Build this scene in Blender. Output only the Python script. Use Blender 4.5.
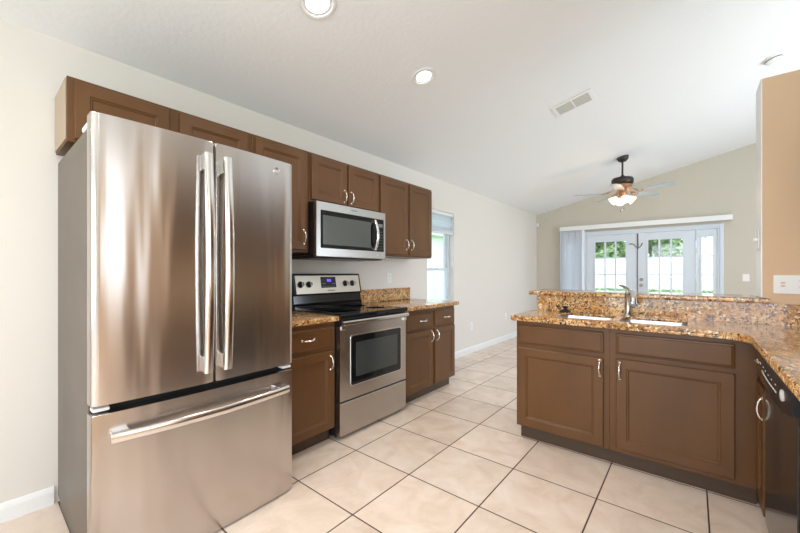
import bpy, bmesh, math, random
from mathutils import Vector, Matrix
random.seed(7)
R = math.radians
scn = bpy.context.scene
for o in list(bpy.data.objects):
    bpy.data.objects.remove(o)

# ------------------------------------------------------------------ camera
cam_d = bpy.data.cameras.new('camera')
cam = bpy.data.objects.new('camera', cam_d)
scn.collection.objects.link(cam)
cam.location = (2.6015, -0.8054, 1.2157)
cam.rotation_euler = (R(90), 0, R(39.40))
cam_d.sensor_width = 36.0
cam_d.lens = 16.0
cam_d.shift_y = 6.1 / 800
cam_d.clip_start = 0.02
cam_d.clip_end = 300
scn.camera = cam

# ------------------------------------------------------------------ exposure
scn.view_settings.view_transform = 'Standard'
scn.view_settings.look = 'None'
scn.view_settings.gamma = 1.0
scn.view_settings.use_curve_mapping = False
scn.view_settings.exposure = 0.36

# ------------------------------------------------------------------ sky
world = bpy.data.worlds.new('sky')
scn.world = world
world.use_nodes = True
wn = world.node_tree
wn.nodes.clear()
w_out = wn.nodes.new('ShaderNodeOutputWorld')
w_bg = wn.nodes.new('ShaderNodeBackground')
w_tc = wn.nodes.new('ShaderNodeTexCoord')
w_sep = wn.nodes.new('ShaderNodeSeparateXYZ')
w_ramp = wn.nodes.new('ShaderNodeValToRGB')
w_ramp.color_ramp.elements[0].position = 0.0
w_ramp.color_ramp.elements[0].color = (0.93, 0.97, 1.0, 1)
w_ramp.color_ramp.elements[1].position = 0.7
w_ramp.color_ramp.elements[1].color = (0.55, 0.75, 1.0, 1)
wn.links.new(w_tc.outputs['Generated'], w_sep.inputs[0])
wn.links.new(w_sep.outputs['Z'], w_ramp.inputs[0])
wn.links.new(w_ramp.outputs[0], w_bg.inputs['Color'])
wn.links.new(w_bg.outputs[0], w_out.inputs['Surface'])
w_bg.inputs['Strength'].default_value = 2.2

# ------------------------------------------------------------------ lights
def light(name, kind, loc, rot, energy, color, **kw):
    d = bpy.data.lights.new(name, kind)
    d.energy = energy
    d.color = color
    for k, v in kw.items():
        setattr(d, k, v)
    o = bpy.data.objects.new(name, d)
    o.location = loc
    o.rotation_euler = rot
    scn.collection.objects.link(o)
    return o

COOL = (0.72, 0.84, 1.0)
NEUT = (1.0, 0.97, 0.92)
WARM = (1.0, 0.78, 0.55)
# the sun stands behind the house and lights the yard beyond the far doors
light('sun', 'SUN', (0, -10, 20), (R(48), 0, R(4)), 1.8, (1.0, 0.95, 0.88), angle=R(1.0))
# area lights added in made-up openings of unseen walls, for fill and reflections
light('added_fill_dining', 'AREA', (3.4, -3.10, 1.45), (R(112), 0, 0), 115, (0.78, 0.89, 1.0),
      shape='RECTANGLE', size=4.2, size_y=1.9)  # added fill, tilted up to brighten the ceiling
light('reflection_light_kitchen', 'AREA', (3.56, -0.28, 1.66), (0, R(90), 0), 4.5, (0.85, 0.92, 1.0),
      shape='RECTANGLE', size=1.30, size_y=0.62)  # placed for the bright band reflected in the refrigerator
light('added_fill_living', 'AREA', (6.05, 3.9, 1.5), (0, R(110), 0), 95, COOL,
      shape='RECTANGLE', size=1.8, size_y=2.4)  # added cool fill for the far room
# the two glazed openings one sees: sky light enters through them
PORTAL = [((-0.30, 3.24, 1.42), (0, R(-90), 0), 1.30, 0.66), ((1.96, 7.20, 1.0), (R(-90), 0, 0), 2.0, 2.0)]
for _l, _r, _a, _b in PORTAL:
    po = light('sky_portal', 'AREA', _l, _r, 1, (1, 1, 1), shape='RECTANGLE', size=_a, size_y=_b)
    po.data.cycles.is_portal = True
CANS = [(1.018, 0.412), (1.036, 1.383), (1.0, -0.75), (2.5, -0.75), (1.0, -2.1), (2.5, -2.1), (3.6, 0.2)]  # the first two are visible fittings, the rest are added fill
CAN_W = 12
CAN_COL = (1.0, 0.90, 0.78)
FAN_W = 5

# ------------------------------------------------------------------ materials
MATS = {}
def mat(name, color=(0.8, 0.8, 0.8), rough=0.5, metal=0.0, **kw):
    m = bpy.data.materials.new(name)
    m.use_nodes = True
    b = m.node_tree.nodes['Principled BSDF']
    b.inputs['Base Color'].default_value = (*color, 1)
    b.inputs['Roughness'].default_value = rough
    b.inputs['Metallic'].default_value = metal
    for k, v in kw.items():
        b.inputs[k].default_value = v
    MATS[name] = m
    return m

def nt(m):
    t = m.node_tree
    return t, t.nodes['Principled BSDF']

def add(t, kind, **kw):
    n = t.nodes.new(kind)
    for k, v in kw.items():
        setattr(n, k, v)
    return n

def ramp(t, stops, interp='LINEAR'):
    r = add(t, 'ShaderNodeValToRGB')
    r.color_ramp.interpolation = interp
    e = r.color_ramp.elements
    while len(e) < len(stops):
        e.new(0.5)
    for i, (p, c) in enumerate(stops):
        e[i].position = p
        e[i].color = (*c, 1) if len(c) == 3 else c
    return r

def noise_of(t, scale, detail=3, rough=0.5, coord=None, dist=0.0):
    n = add(t, 'ShaderNodeTexNoise')
    n.inputs['Scale'].default_value = scale
    n.inputs['Detail'].default_value = detail
    n.inputs['Roughness'].default_value = rough
    n.inputs['Distortion'].default_value = dist
    if coord is not None:
        t.links.new(coord, n.inputs['Vector'])
    return n

def bumped(m, scale, strength, dist=0.002, detail=3):
    t, b = nt(m)
    g = add(t, 'ShaderNodeNewGeometry')
    n = noise_of(t, scale, detail, coord=g.outputs['Position'])
    bp = add(t, 'ShaderNodeBump')
    bp.inputs['Strength'].default_value = strength
    bp.inputs['Distance'].default_value = dist
    t.links.new(n.outputs['Fac'], bp.inputs['Height'])
    t.links.new(bp.outputs['Normal'], b.inputs['Normal'])
    return m

def varied(m, c1, c2, scale, detail=3, stretch=None):
    t, b = nt(m)
    g = add(t, 'ShaderNodeNewGeometry')
    v = g.outputs['Position']
    if stretch:
        mp = add(t, 'ShaderNodeMapping')
        mp.inputs['Scale'].default_value = stretch
        t.links.new(v, mp.inputs[0])
        v = mp.outputs[0]
    n = noise_of(t, scale, detail, coord=v)
    r = ramp(t, [(0.3, c1), (0.7, c2)])
    t.links.new(n.outputs['Fac'], r.inputs[0])
    t.links.new(r.outputs[0], b.inputs['Base Color'])
    return m

WALL = bumped(mat('wall_paint', (0.74, 0.695, 0.635), 0.75), 90, 0.12)
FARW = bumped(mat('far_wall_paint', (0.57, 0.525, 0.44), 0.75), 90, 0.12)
WARMLIT = bumped(mat('warm_lit_wall_paint', (0.70, 0.495, 0.32), 0.7), 90, 0.12)  # beige wall tinted tan to carry the warm light on it
CEIL = bumped(mat('ceiling_paint', (0.86, 0.86, 0.86), 0.85), 32, 0.35, 0.006, 5)
WHITE = mat('white_paint', (0.82, 0.82, 0.81), 0.35)
DOORW = mat('door_paint', (0.66, 0.72, 0.78), 0.4)
PLASTIC = mat('white_plastic', (0.85, 0.84, 0.82), 0.35)
BLIND = mat('blind_vinyl', (0.80, 0.84, 0.89), 0.45)
BROWN = bumped(varied(mat('cabinet_brown', (0.2, 0.12, 0.07), 0.36, **{'Specular IOR Level': 0.35}), (0.106, 0.046, 0.015), (0.134, 0.060, 0.020), 6, 4, (1, 1, 0.25)), 220, 0.05)
BROWN_IN = mat('cabinet_side_laminate', (0.44, 0.33, 0.23), 0.5)
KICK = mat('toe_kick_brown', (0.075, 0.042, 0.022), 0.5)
BLACK = mat('black_plastic', (0.012, 0.012, 0.014), 0.35)
BGLASS = mat('black_glass', (0.006, 0.007, 0.009), 0.06)
BGLOSS = mat('black_gloss_panel', (0.012, 0.012, 0.013), 0.12)
RUBBER = mat('black_rubber', (0.01, 0.01, 0.01), 0.7)
NICKEL = mat('satin_nickel', (0.80, 0.77, 0.72), 0.25, 1.0)
CHROME = mat('chrome', (0.62, 0.62, 0.62), 0.16, 1.0)
DARKMET = mat('oil_bronze', (0.055, 0.042, 0.038), 0.4, 0.6)
COPPER = mat('copper_bronze', (0.42, 0.22, 0.12), 0.35, 0.8)
GREYPAINT = varied(mat('grey_side_enamel', (0.2, 0.17, 0.14), 0.4, 0.35), (0.105, 0.082, 0.062), (0.145, 0.115, 0.088), 3)
SILVER = mat('silver_print', (0.7, 0.7, 0.7), 0.4)
DARKPRINT = mat('dark_print', (0.08, 0.08, 0.08), 0.5)
GREYWIN = mat('screened_oven_glass', (0.045, 0.052, 0.05), 0.10)
MWIN = mat('screened_microwave_glass', (0.085, 0.095, 0.09), 0.18)
BLADE = mat('fan_blade', (0.40, 0.44, 0.46), 0.3)
LEAFG = varied(mat('leaf_green', (0.1, 0.25, 0.05), 0.6), (0.16, 0.32, 0.12), (0.46, 0.56, 0.30), 2)
BARK = mat('bark', (0.12, 0.08, 0.05), 0.9)
LAWN = varied(mat('lawn_grass', (0.1, 0.25, 0.05), 0.9), (0.12, 0.26, 0.05), (0.2, 0.36, 0.1), 3)
FENCE = mat('white_vinyl', (0.93, 0.93, 0.91), 0.5)
PATIO = mat('patio_concrete', (0.75, 0.74, 0.71), 0.9)

def steel(name, col, rough, axis='Z', aniso=0.0, streak=(1, 1, 120), var=0.03):
    m = mat(name, col, rough, 1.0)
    t, b = nt(m)
    g = add(t, 'ShaderNodeNewGeometry')
    mp = add(t, 'ShaderNodeMapping')
    mp.inputs['Scale'].default_value = streak
    t.links.new(g.outputs['Position'], mp.inputs[0])
    n = noise_of(t, 6, 2, coord=mp.outputs[0])
    mr = add(t, 'ShaderNodeMapRange')
    mr.inputs['To Min'].default_value = rough - var
    mr.inputs['To Max'].default_value = rough + var
    t.links.new(n.outputs['Fac'], mr.inputs[0])
    t.links.new(mr.outputs[0], b.inputs['Roughness'])
    if aniso:
        b.inputs['Anisotropic'].default_value = aniso
        cx = add(t, 'ShaderNodeCombineXYZ')
        v = {'X': (1, 0, 0), 'Y': (0, 1, 0), 'Z': (0, 0, 1)}[axis]
        for i in range(3):
            cx.inputs[i].default_value = v[i]
        t.links.new(cx.outputs[0], b.inputs['Tangent'])
    return m
STEEL = steel('brushed_steel', (0.55, 0.515, 0.49), 0.19, 'Z', 0.88, (1, 1, 150), 0.01)
t_, b_ = nt(STEEL)
g_ = add(t_, 'ShaderNodeNewGeometry')
mp_ = add(t_, 'ShaderNodeMapping')
mp_.inputs['Scale'].default_value = (1, 5.5, 0.55)
t_.links.new(g_.outputs['Position'], mp_.inputs[0])
nz_ = noise_of(t_, 1.6, 1.5, 0.4, mp_.outputs[0])
bp_ = add(t_, 'ShaderNodeBump')
bp_.inputs['Strength'].default_value = 0.5
bp_.inputs['Distance'].default_value = 0.012
t_.links.new(nz_.outputs['Fac'], bp_.inputs['Height'])
t_.links.new(bp_.outputs['Normal'], b_.inputs['Normal'])
STEELH = steel('handle_steel', (0.76, 0.74, 0.72), 0.17)
STEEL2 = steel('range_steel', (0.50, 0.475, 0.45), 0.27, 'Z', 0.6, (1, 1, 150), 0.008)
SINKM = steel('sink_steel', (0.74, 0.76, 0.79), 0.34)

def emit(name, col, strength):
    m = mat(name, (0, 0, 0), 0.5)
    t, b = nt(m)
    b.inputs['Emission Color'].default_value = (*col, 1)
    b.inputs['Emission Strength'].default_value = strength
    return m
CANLENS = emit('can_lens', (1.0, 0.93, 0.84), 9)
SHADE = emit('lit_frosted_shade', (1.0, 0.80, 0.52), 2.3)
BULB = emit('lit_bulb', (1.0, 0.92, 0.75), 16)
DIGITS = emit('clock_digits', (0.16, 0.10, 1.0), 2.2)

def glass(name, tint=(1, 1, 1), refl=0.06):
    m = bpy.data.materials.new(name)
    m.use_nodes = True
    t = m.node_tree
    t.nodes.clear()
    o = add(t, 'ShaderNodeOutputMaterial')
    tr = add(t, 'ShaderNodeBsdfTransparent')
    tr.inputs[0].default_value = (*tint, 1)
    gl = add(t, 'ShaderNodeBsdfGlossy')
    gl.inputs['Roughness'].default_value = 0.02
    lw_ = add(t, 'ShaderNodeLayerWeight')
    lw_.inputs[0].default_value = 0.5
    pw = add(t, 'ShaderNodeMath', operation='POWER')
    pw.inputs[1].default_value = 4.0
    t.links.new(lw_.outputs['Facing'], pw.inputs[0])
    fr = add(t, 'ShaderNodeMath', operation='MULTIPLY_ADD')
    fr.inputs[1].default_value = 0.6
    fr.inputs[2].default_value = 0.03
    t.links.new(pw.outputs[0], fr.inputs[0])
    mx = add(t, 'ShaderNodeMixShader')
    t.links.new(fr.outputs[0], mx.inputs[0])
    t.links.new(tr.outputs[0], mx.inputs[1])
    t.links.new(gl.outputs[0], mx.inputs[2])
    t.links.new(mx.outputs[0], o.inputs[0])
    return m
GLASS = glass('window_glass')

def granite():
    m = mat('brown_granite', (0.5, 0.3, 0.15), 0.1)
    t, b = nt(m)
    g = add(t, 'ShaderNodeNewGeometry')
    pos = g.outputs['Position']
    n1 = noise_of(t, 9, 5, 0.6, pos, 1.2)
    r1 = ramp(t, [(0.28, (0.32, 0.135, 0.038)), (0.45, (0.56, 0.27, 0.085)), (0.58, (0.70, 0.385, 0.145)), (0.75, (0.80, 0.54, 0.27))])
    t.links.new(n1.outputs['Fac'], r1.inputs[0])
    n2 = noise_of(t, 62, 4, 0.65, pos, 1.0)
    r2 = ramp(t, [(0.42, (1, 1, 1)), (0.51, (0, 0, 0))])
    t.links.new(n2.outputs['Fac'], r2.inputs[0])
    mx = add(t, 'ShaderNodeMix', data_type='RGBA')
    mx.inputs['B'].default_value = (0.055, 0.032, 0.02, 1)
    t.links.new(r1.outputs[0], mx.inputs['A'])
    t.links.new(r2.outputs[0], mx.inputs['Factor'])
    n3 = noise_of(t, 60, 2, 0.5, pos, 0.6)
    r3 = ramp(t, [(0.58, (0, 0, 0)), (0.66, (1, 1, 1))])
    t.links.new(n3.outputs['Fac'], r3.inputs[0])
    mx2 = add(t, 'ShaderNodeMix', data_type='RGBA')
    mx2.inputs['B'].default_value = (0.80, 0.66, 0.44, 1)
    t.links.new(mx.outputs['Result'], mx2.inputs['A'])
    t.links.new(r3.outputs[0], mx2.inputs['Factor'])
    t.links.new(mx2.outputs['Result'], b.inputs['Base Color'])
    return m
GRANITE = granite()

TS, TX, TY = 0.46, 0.365, -0.037
def tiles():
    m = mat('floor_tile', (0.7, 0.6, 0.5), 0.22)
    t, b = nt(m)
    g = add(t, 'ShaderNodeNewGeometry')
    sep = add(t, 'ShaderNodeSeparateXYZ')
    t.links.new(g.outputs['Position'], sep.inputs[0])
    def math_(op, a, c=None):
        n = add(t, 'ShaderNodeMath', operation=op)
        for i, v in enumerate((a, c)):
            if v is None:
                continue
            if isinstance(v, (int, float)):
                n.inputs[i].default_value = v
            else:
                t.links.new(v, n.inputs[i])
        return n.outputs[0]
    edges, ids = [], []
    for ax, off in (('X', TX), ('Y', TY)):
        s = math_('DIVIDE', math_('SUBTRACT', sep.outputs[ax], off), TS)
        fr = math_('FRACT', s)
        ids.append(math_('FLOOR', s))
        edges.append(math_('MINIMUM', fr, math_('SUBTRACT', 1.0, fr)))
    d = math_('MINIMUM', edges[0], edges[1])
    grout = add(t, 'ShaderNodeMapRange')
    grout.inputs['From Min'].default_value = 0.0062
    grout.inputs['From Max'].default_value = 0.0100
    t.links.new(d, grout.inputs[0])
    cid = add(t, 'ShaderNodeCombineXYZ')
    t.links.new(ids[0], cid.inputs[0])
    t.links.new(ids[1], cid.inputs[1])
    wnz = add(t, 'ShaderNodeTexWhiteNoise')
    t.links.new(cid.outputs[0], wnz.inputs[0])
    va = add(t, 'ShaderNodeVectorMath', operation='MULTIPLY_ADD')
    va.inputs[1].default_value = (7, 7, 7)
    t.links.new(wnz.outputs['Color'], va.inputs[0])
    t.links.new(g.outputs['Position'], va.inputs[2])
    n1 = noise_of(t, 5, 6, 0.62, va.outputs[0], 0.8)
    r1 = ramp(t, [(0.28, (0.70, 0.55, 0.44)), (0.5, (0.79, 0.65, 0.545)), (0.75, (0.86, 0.74, 0.645))])
    t.links.new(n1.outputs['Fac'], r1.inputs[0])
    hs = add(t, 'ShaderNodeHueSaturation')
    vr = add(t, 'ShaderNodeMapRange')
    vr.inputs['To Min'].default_value = 0.93
    vr.inputs['To Max'].default_value = 1.05
    t.links.new(wnz.outputs['Value'], vr.inputs[0])
    t.links.new(vr.outputs[0], hs.inputs['Value'])
    t.links.new(r1.outputs[0], hs.inputs['Color'])
    mx = add(t, 'ShaderNodeMix', data_type='RGBA')
    mx.inputs['A'].default_value = (0.07, 0.036, 0.02, 1)
    t.links.new(hs.outputs[0], mx.inputs['B'])
    t.links.new(grout.outputs[0], mx.inputs['Factor'])
    t.links.new(mx.outputs['Result'], b.inputs['Base Color'])
    rr = add(t, 'ShaderNodeMapRange')
    rr.inputs['To Min'].default_value = 0.8
    rr.inputs['To Max'].default_value = 0.27
    t.links.new(grout.outputs[0], rr.inputs[0])
    t.links.new(rr.outputs[0], b.inputs['Roughness'])
    bp = add(t, 'ShaderNodeBump')
    bp.inputs['Strength'].default_value = 0.4
    bp.inputs['Distance'].default_value = 0.002
    t.links.new(grout.outputs[0], bp.inputs['Height'])
    t.links.new(bp.outputs[0], b.inputs['Normal'])
    return m
TILE = tiles()

# ------------------------------------------------------------------ mesh helpers
def tag(o, label=None, cat=None, group=None, kind=None):
    if label: o['label'] = label
    if cat: o['category'] = cat
    if group: o['group'] = group
    if kind: o['kind'] = kind
    return o

def empty(name, loc, label, cat, group=None):
    o = bpy.data.objects.new(name, None)
    o.empty_display_size = 0.05
    scn.collection.objects.link(o)
    o.location = loc
    return tag(o, label, cat, group)

def world_loc(o):
    v = Vector((0, 0, 0))
    while o is not None:
        v = v + Vector(o.location)
        o = o.parent
    return v

def obj(name, bm, m, parent=None, smooth=False, origin=None):
    """links a bmesh, written in world coordinates, as one object"""
    bmesh.ops.recalc_face_normals(bm, faces=bm.faces[:])
    pl = world_loc(parent) if parent is not None else Vector((0, 0, 0))
    if origin is None:
        if parent is None:
            xs = [v.co for v in bm.verts]
            lo = [min(c[i] for c in xs) for i in range(3)]
            hi = [max(c[i] for c in xs) for i in range(3)]
            origin = ((lo[0] + hi[0]) / 2, (lo[1] + hi[1]) / 2, lo[2])
        else:
            origin = pl
    origin = Vector(origin)
    bmesh.ops.translate(bm, verts=bm.verts[:], vec=-origin)
    me = bpy.data.meshes.new(name)
    if smooth:
        for f in bm.faces:
            f.smooth = True
    bm.to_mesh(me)
    bm.free()
    if smooth:
        try:
            me.set_sharp_from_angle(angle=R(42))
        except Exception:
            pass
    me.materials.append(m)
    o = bpy.data.objects.new(name, me)
    scn.collection.objects.link(o)
    o.location = origin - pl
    if parent is not None:
        o.parent = parent
    return o

def box(bm, x0, x1, y0, y1, z0, z1, bev=0.0, seg=2):
    if x0 > x1: x0, x1 = x1, x0
    if y0 > y1: y0, y1 = y1, y0
    if z0 > z1: z0, z1 = z1, z0
    vs = [bm.verts.new(p) for p in ((x0, y0, z0), (x1, y0, z0), (x1, y1, z0), (x0, y1, z0),
                                    (x0, y0, z1), (x1, y0, z1), (x1, y1, z1), (x0, y1, z1))]
    fs = [bm.faces.new([vs[i] for i in q]) for q in ((0, 3, 2, 1), (4, 5, 6, 7), (0, 1, 5, 4), (1, 2, 6, 5), (2, 3, 7, 6), (3, 0, 4, 7))]
    if bev > 0:
        es = list({e for f in fs for e in f.edges})
        bmesh.ops.bevel(bm, geom=es, offset=bev, segments=seg, affect='EDGES', profile=0.5)
    return bm

def bx(*a, **k):
    return box(bmesh.new(), *a, **k)

def prism(bm, pts, axis, a0, a1, bev=0.0):
    """closed 2D outline pts extruded along axis; pts are the other two coordinates in xyz order"""
    def P(p, a):
        if axis == 'x': return (a, p[0], p[1])
        if axis == 'y': return (p[0], a, p[1])
        return (p[0], p[1], a)
    A = [bm.verts.new(P(p, a0)) for p in pts]
    B = [bm.verts.new(P(p, a1)) for p in pts]
    fs = [bm.faces.new(A), bm.faces.new(B[::-1])]
    n = len(pts)
    for i in range(n):
        fs.append(bm.faces.new([A[i], A[(i + 1) % n], B[(i + 1) % n], B[i]]))
    if bev > 0:
        es = [e for e in fs[0].edges] + [e for e in fs[1].edges]
        bmesh.ops.bevel(bm, geom=es, offset=bev, segments=2, affect='EDGES', profile=0.5)
    return bm

def lathe(bm, prof, c, axis='z', n=28, tilt=None):
    """prof: list of (radius, height); rings round the axis through c"""
    c = Vector(c)
    ax = {'x': Vector((1, 0, 0)), 'y': Vector((0, 1, 0)), 'z': Vector((0, 0, 1))}[axis] if isinstance(axis, str) else Vector(axis).normalized()
    u = ax.orthogonal().normalized()
    v = ax.cross(u)
    rings = []
    for r, h in prof:
        if r < 1e-6:
            rings.append([bm.verts.new(c + ax * h)])
        else:
            rings.append([bm.verts.new(c + ax * h + (u * math.cos(2 * math.pi * k / n) + v * math.sin(2 * math.pi * k / n)) * r) for k in range(n)])
    for a, b in zip(rings, rings[1:]):
        for k in range(n):
            k2 = (k + 1) % n
            if len(a) == 1 and len(b) == 1:
                continue
            if len(a) == 1:
                bm.faces.new([a[0], b[k], b[k2]])
            elif len(b) == 1:
                bm.faces.new([a[k], b[0], a[k2]])
            else:
                bm.faces.new([a[k], b[k], b[k2], a[k2]])
    for rg in (rings[0], rings[-1]):
        if len(rg) > 1:
            try:
                bm.faces.new(rg)
            except ValueError:
                pass
    return bm

def tube(bm, pts, rad, n=10, up=None, flat=1.0, caps=True):
    """swept round (or flattened) tube; rad is a number or one per point"""
    pts = [Vector(p) for p in pts]
    if not hasattr(rad, '__len__'):
        rad = [rad] * len(pts)
    rings = []
    prev = None
    for i, p in enumerate(pts):
        t = (pts[min(i + 1, len(pts) - 1)] - pts[max(i - 1, 0)]).normalized()
        if up is not None:
            u = Vector(up)
            u = (u - t * u.dot(t)).normalized()
        elif prev is None:
            u = t.orthogonal().normalized()
        else:
            u = (prev - t * prev.dot(t)).normalized()
        prev = u
        v = t.cross(u)
        rings.append([bm.verts.new(p + u * (rad[i] * flat * math.cos(2 * math.pi * k / n)) + v * (rad[i] * math.sin(2 * math.pi * k / n))) for k in range(n)])
    for a, b in zip(rings, rings[1:]):
        for k in range(n):
            bm.faces.new([a[k], b[k], b[(k + 1) % n], a[(k + 1) % n]])
    if caps:
        bm.faces.new(rings[0][::-1])
        bm.faces.new(rings[-1])
    return bm

class Face:
    """a vertical front: a runs along it, d stands out of it, z is up"""
    def __init__(self, kind, base):
        self.kind, self.base = kind, base
    def P(self, a, d, z):
        k = self.kind
        if k == '+x': return Vector((self.base + d, a, z))
        if k == '-x': return Vector((self.base - d, a, z))
        if k == '-y': return Vector((a, self.base - d, z))
        return Vector((a, self.base + d, z))
    def box(self, bm, a0, a1, d0, d1, z0, z1, bev=0.0):
        p, q = self.P(a0, d0, z0), self.P(a1, d1, z1)
        return box(bm, p.x, q.x, p.y, q.y, p.z, q.z, bev)

def loops(bm, F, rects, back_cap=True, front_cap=True):
    """nested rectangles (a0,a1,z0,z1,d) bridged in order"""
    prev = None
    for a0, a1, z0, z1, d in rects:
        ring = [bm.verts.new(F.P(a, d, z)) for a, z in ((a0, z0), (a1, z0), (a1, z1), (a0, z1))]
        if prev is None:
            if back_cap:
                bm.faces.new(ring)
        else:
            for k in range(4):
                bm.faces.new([prev[k], prev[(k + 1) % 4], ring[(k + 1) % 4], ring[k]])
        prev = ring
    if front_cap:
        bm.faces.new(prev)
    return bm

def panel_door(F, a0, a1, z0, z1, parent, name='door', rail=0.055, th=0.019):
    def r(i, d): return (a0 + i, a1 - i, z0 + i, z1 - i, d)
    bm = bmesh.new()
    loops(bm, F, [r(0, 0.0), r(0, th - 0.004), r(0.004, th), r(rail, th), r(rail + 0.004, th - 0.005), r(rail + 0.009, th - 0.005), r(rail + 0.014, th - 0.010)])
    return obj(name, bm, BROWN, parent)

def slab_front(F, a0, a1, z0, z1, parent, name='drawer', th=0.019):
    def r(i, d): return (a0 + i, a1 - i, z0 + i, z1 - i, d)
    bm = bmesh.new()
    loops(bm, F, [r(0, 0.0), r(0, th - 0.008), r(0.004, th - 0.005), r(0.012, th - 0.003), r(0.015, th)])
    return obj(name, bm, BROWN, parent)

def pull(F, a, z, vertical, parent, d0=0.019, ln=0.096, out=0.028):
    bm = bmesh.new()
    pts, rad = [], []
    N = 14
    for i in range(N + 1):
        s = i / N
        w = math.sin(math.pi * s) ** 0.55
        off = (s - 0.5) * ln
        p = F.P(a, d0 + out * w, z + off) if vertical else F.P(a + off, d0 + out * w, z)
        pts.append(p)
        rad.append(0.0062 - 0.0014 * abs(2 * s - 1))
    tube(bm, pts, rad, 10)
    for s in (-0.5, 0.5):
        c = F.P(a, d0, z + s * ln) if vertical else F.P(a + s * ln, d0, z)
        nrm = F.P(0, 1, 0) - F.P(0, 0, 0)
        lathe(bm, [(0.009, 0.0), (0.009, 0.002), (0.006, 0.005)], c, nrm, 12)
    return obj('handle', bm, NICKEL, parent, True)

def text_mesh(s, size, F, a, d, z, m, parent, name='lettering', ext=0.0006):
    cu = bpy.data.curves.new('t', 'FONT')
    cu.body = s
    cu.size = size
    cu.extrude = ext
    cu.align_x = 'CENTER'
    cu.align_y = 'CENTER'
    to = bpy.data.objects.new('t', cu)
    me = bpy.data.meshes.new_from_object(to)
    bm = bmesh.new()
    bm.from_mesh(me)
    bpy.data.objects.remove(to)
    o0 = F.P(a, d, z)
    nrm = F.P(0, 1, 0) - F.P(0, 0, 0)
    right = Vector((0, 0, 1)).cross(nrm)
    for v in bm.verts:
        c = v.co.copy()
        v.co = o0 + right * c.x + Vector((0, 0, 1)) * c.y + nrm * c.z
    return obj(name, bm, m, parent)

# ------------------------------------------------------------------ room
CZ0, CS, RIDGE = 2.455, 0.235, 4.3
def cz(x):
    return CZ0 + CS * min(x, 2 * RIDGE - x)
XR, YF, YB = 6.0, 7.021, -3.05

def struct(name, bm, m, label=None, smooth=False):
    o = obj(name, bm, m, None, smooth)
    o['kind'] = 'structure'
    if label: o['label'] = label
    return o

struct('floor', bx(-0.15, XR + .15, YB - .15, YF + .15, -0.1, 0.0), TILE)
# left wall with the window opening
WY0, WY1, WZ0, WZ1 = 2.905, 3.565, 0.75, 2.045
bm = bmesh.new()
H = CZ0 + 0.02
box(bm, -0.15, 0, YB - .15, WY0, 0, H)
box(bm, -0.15, 0, WY1, YF + .15, 0, H)
box(bm, -0.15, 0, WY0, WY1, 0, WZ0)
box(bm, -0.15, 0, WY0, WY1, WZ1, H)
struct('wall_left', bm, WALL)
# far wall with the door opening: outline follows the sloping ceiling
DX0, DX1, DZ1 = 0.56, 2.965, 1.985
bm = bmesh.new()
prism(bm, [(0, 0), (DX0, 0), (DX0, cz(DX0)), (0, cz(0))], 'y', YF, YF + .15)
prism(bm, [(DX0, DZ1), (DX1, DZ1), (DX1, cz(DX1)), (DX0, cz(DX0))], 'y', YF, YF + .15)
prism(bm, [(DX1, 0), (XR, 0), (XR, cz(XR)), (RIDGE, cz(RIDGE)), (DX1, cz(DX1))], 'y', YF, YF + .15)
struct('wall_far', bm, FARW)
bm = bmesh.new()
prism(bm, [(0, 0), (1.3, 0), (1.3, cz(1.3)), (0, cz(0))], 'y', YB - .15, YB)
prism(bm, [(1.3, 0), (5.5, 0), (5.5, .5), (1.3, .5)], 'y', YB - .15, YB)
prism(bm, [(1.3, 2.4), (5.5, 2.4), (5.5, cz(5.5)), (RIDGE, cz(RIDGE)), (1.3, cz(1.3))], 'y', YB - .15, YB)
prism(bm, [(5.5, 0), (XR, 0), (XR, cz(XR)), (5.5, cz(5.5))], 'y', YB - .15, YB)
struct('wall_back', bm, WALL)
bm = bmesh.new()
for a, b, c, d in ((YB - .15, 2.7, 0, 3.1), (5.1, YF + .15, 0, 3.1), (2.7, 5.1, 0, .55), (2.7, 5.1, 2.45, 3.1)):
    box(bm, XR, XR + .15, a, b, c, d)
struct('wall_right', bm, WALL)
bm = bmesh.new()
prism(bm, [(-.15, cz(-.15)), (RIDGE, cz(RIDGE)), (XR + .15, cz(XR + .15)), (XR + .15, cz(XR + .15) + .15), (RIDGE, cz(RIDGE) + .15), (-.15, cz(-.15) + .15)], 'y', YB - .15, YF + .15)
struct('ceiling', bm, CEIL)
# partition at the end of the bar, warm light painted into its face
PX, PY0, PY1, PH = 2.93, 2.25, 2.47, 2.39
struct('wall_partition', bx(PX, XR, PY0, PY1, 0, PH), WARMLIT)
struct('wall_partition_daylit_end', bx(PX - .006, PX, PY0 + .002, PY1, 1.066, PH), WHITE)  # daylight on the end face is put into the white
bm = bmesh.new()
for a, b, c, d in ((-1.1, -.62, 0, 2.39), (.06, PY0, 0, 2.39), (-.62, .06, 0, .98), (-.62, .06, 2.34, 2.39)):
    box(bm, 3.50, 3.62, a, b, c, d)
struct('wall_kitchen', bm, WARMLIT)
# half wall under the bar
struct('wall_bar', bx(1.602, PX, 2.252, 2.40, 0, 1.03), WALL)

def baseboard(name, axis, base, n, a0, a1):
    """stepped profile, 9 cm high"""
    prof = [(0, 0), (.014, 0), (.014, .066), (.010, .078), (.006, .088), (0, .092)]
    bm = bmesh.new()
    if axis == 'y':
        prism(bm, [(base + n * p, z) for p, z in prof], 'y', a0, a1)
    else:
        prism(bm, [(base + n * p, z) for p, z in prof], 'x', a0, a1)
    return struct(name, bm, WHITE)
baseboard('baseboard_left', 'y', 0, 1, 2.56, YF)
baseboard('baseboard_near', 'y', 0, 1, YB, -.515)
baseboard('baseboard_far', 'x', YF, -1, 0.014, DX0 - .05)
baseboard('baseboard_right', 'x', YF, -1, DX1 + .06, XR)

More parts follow.
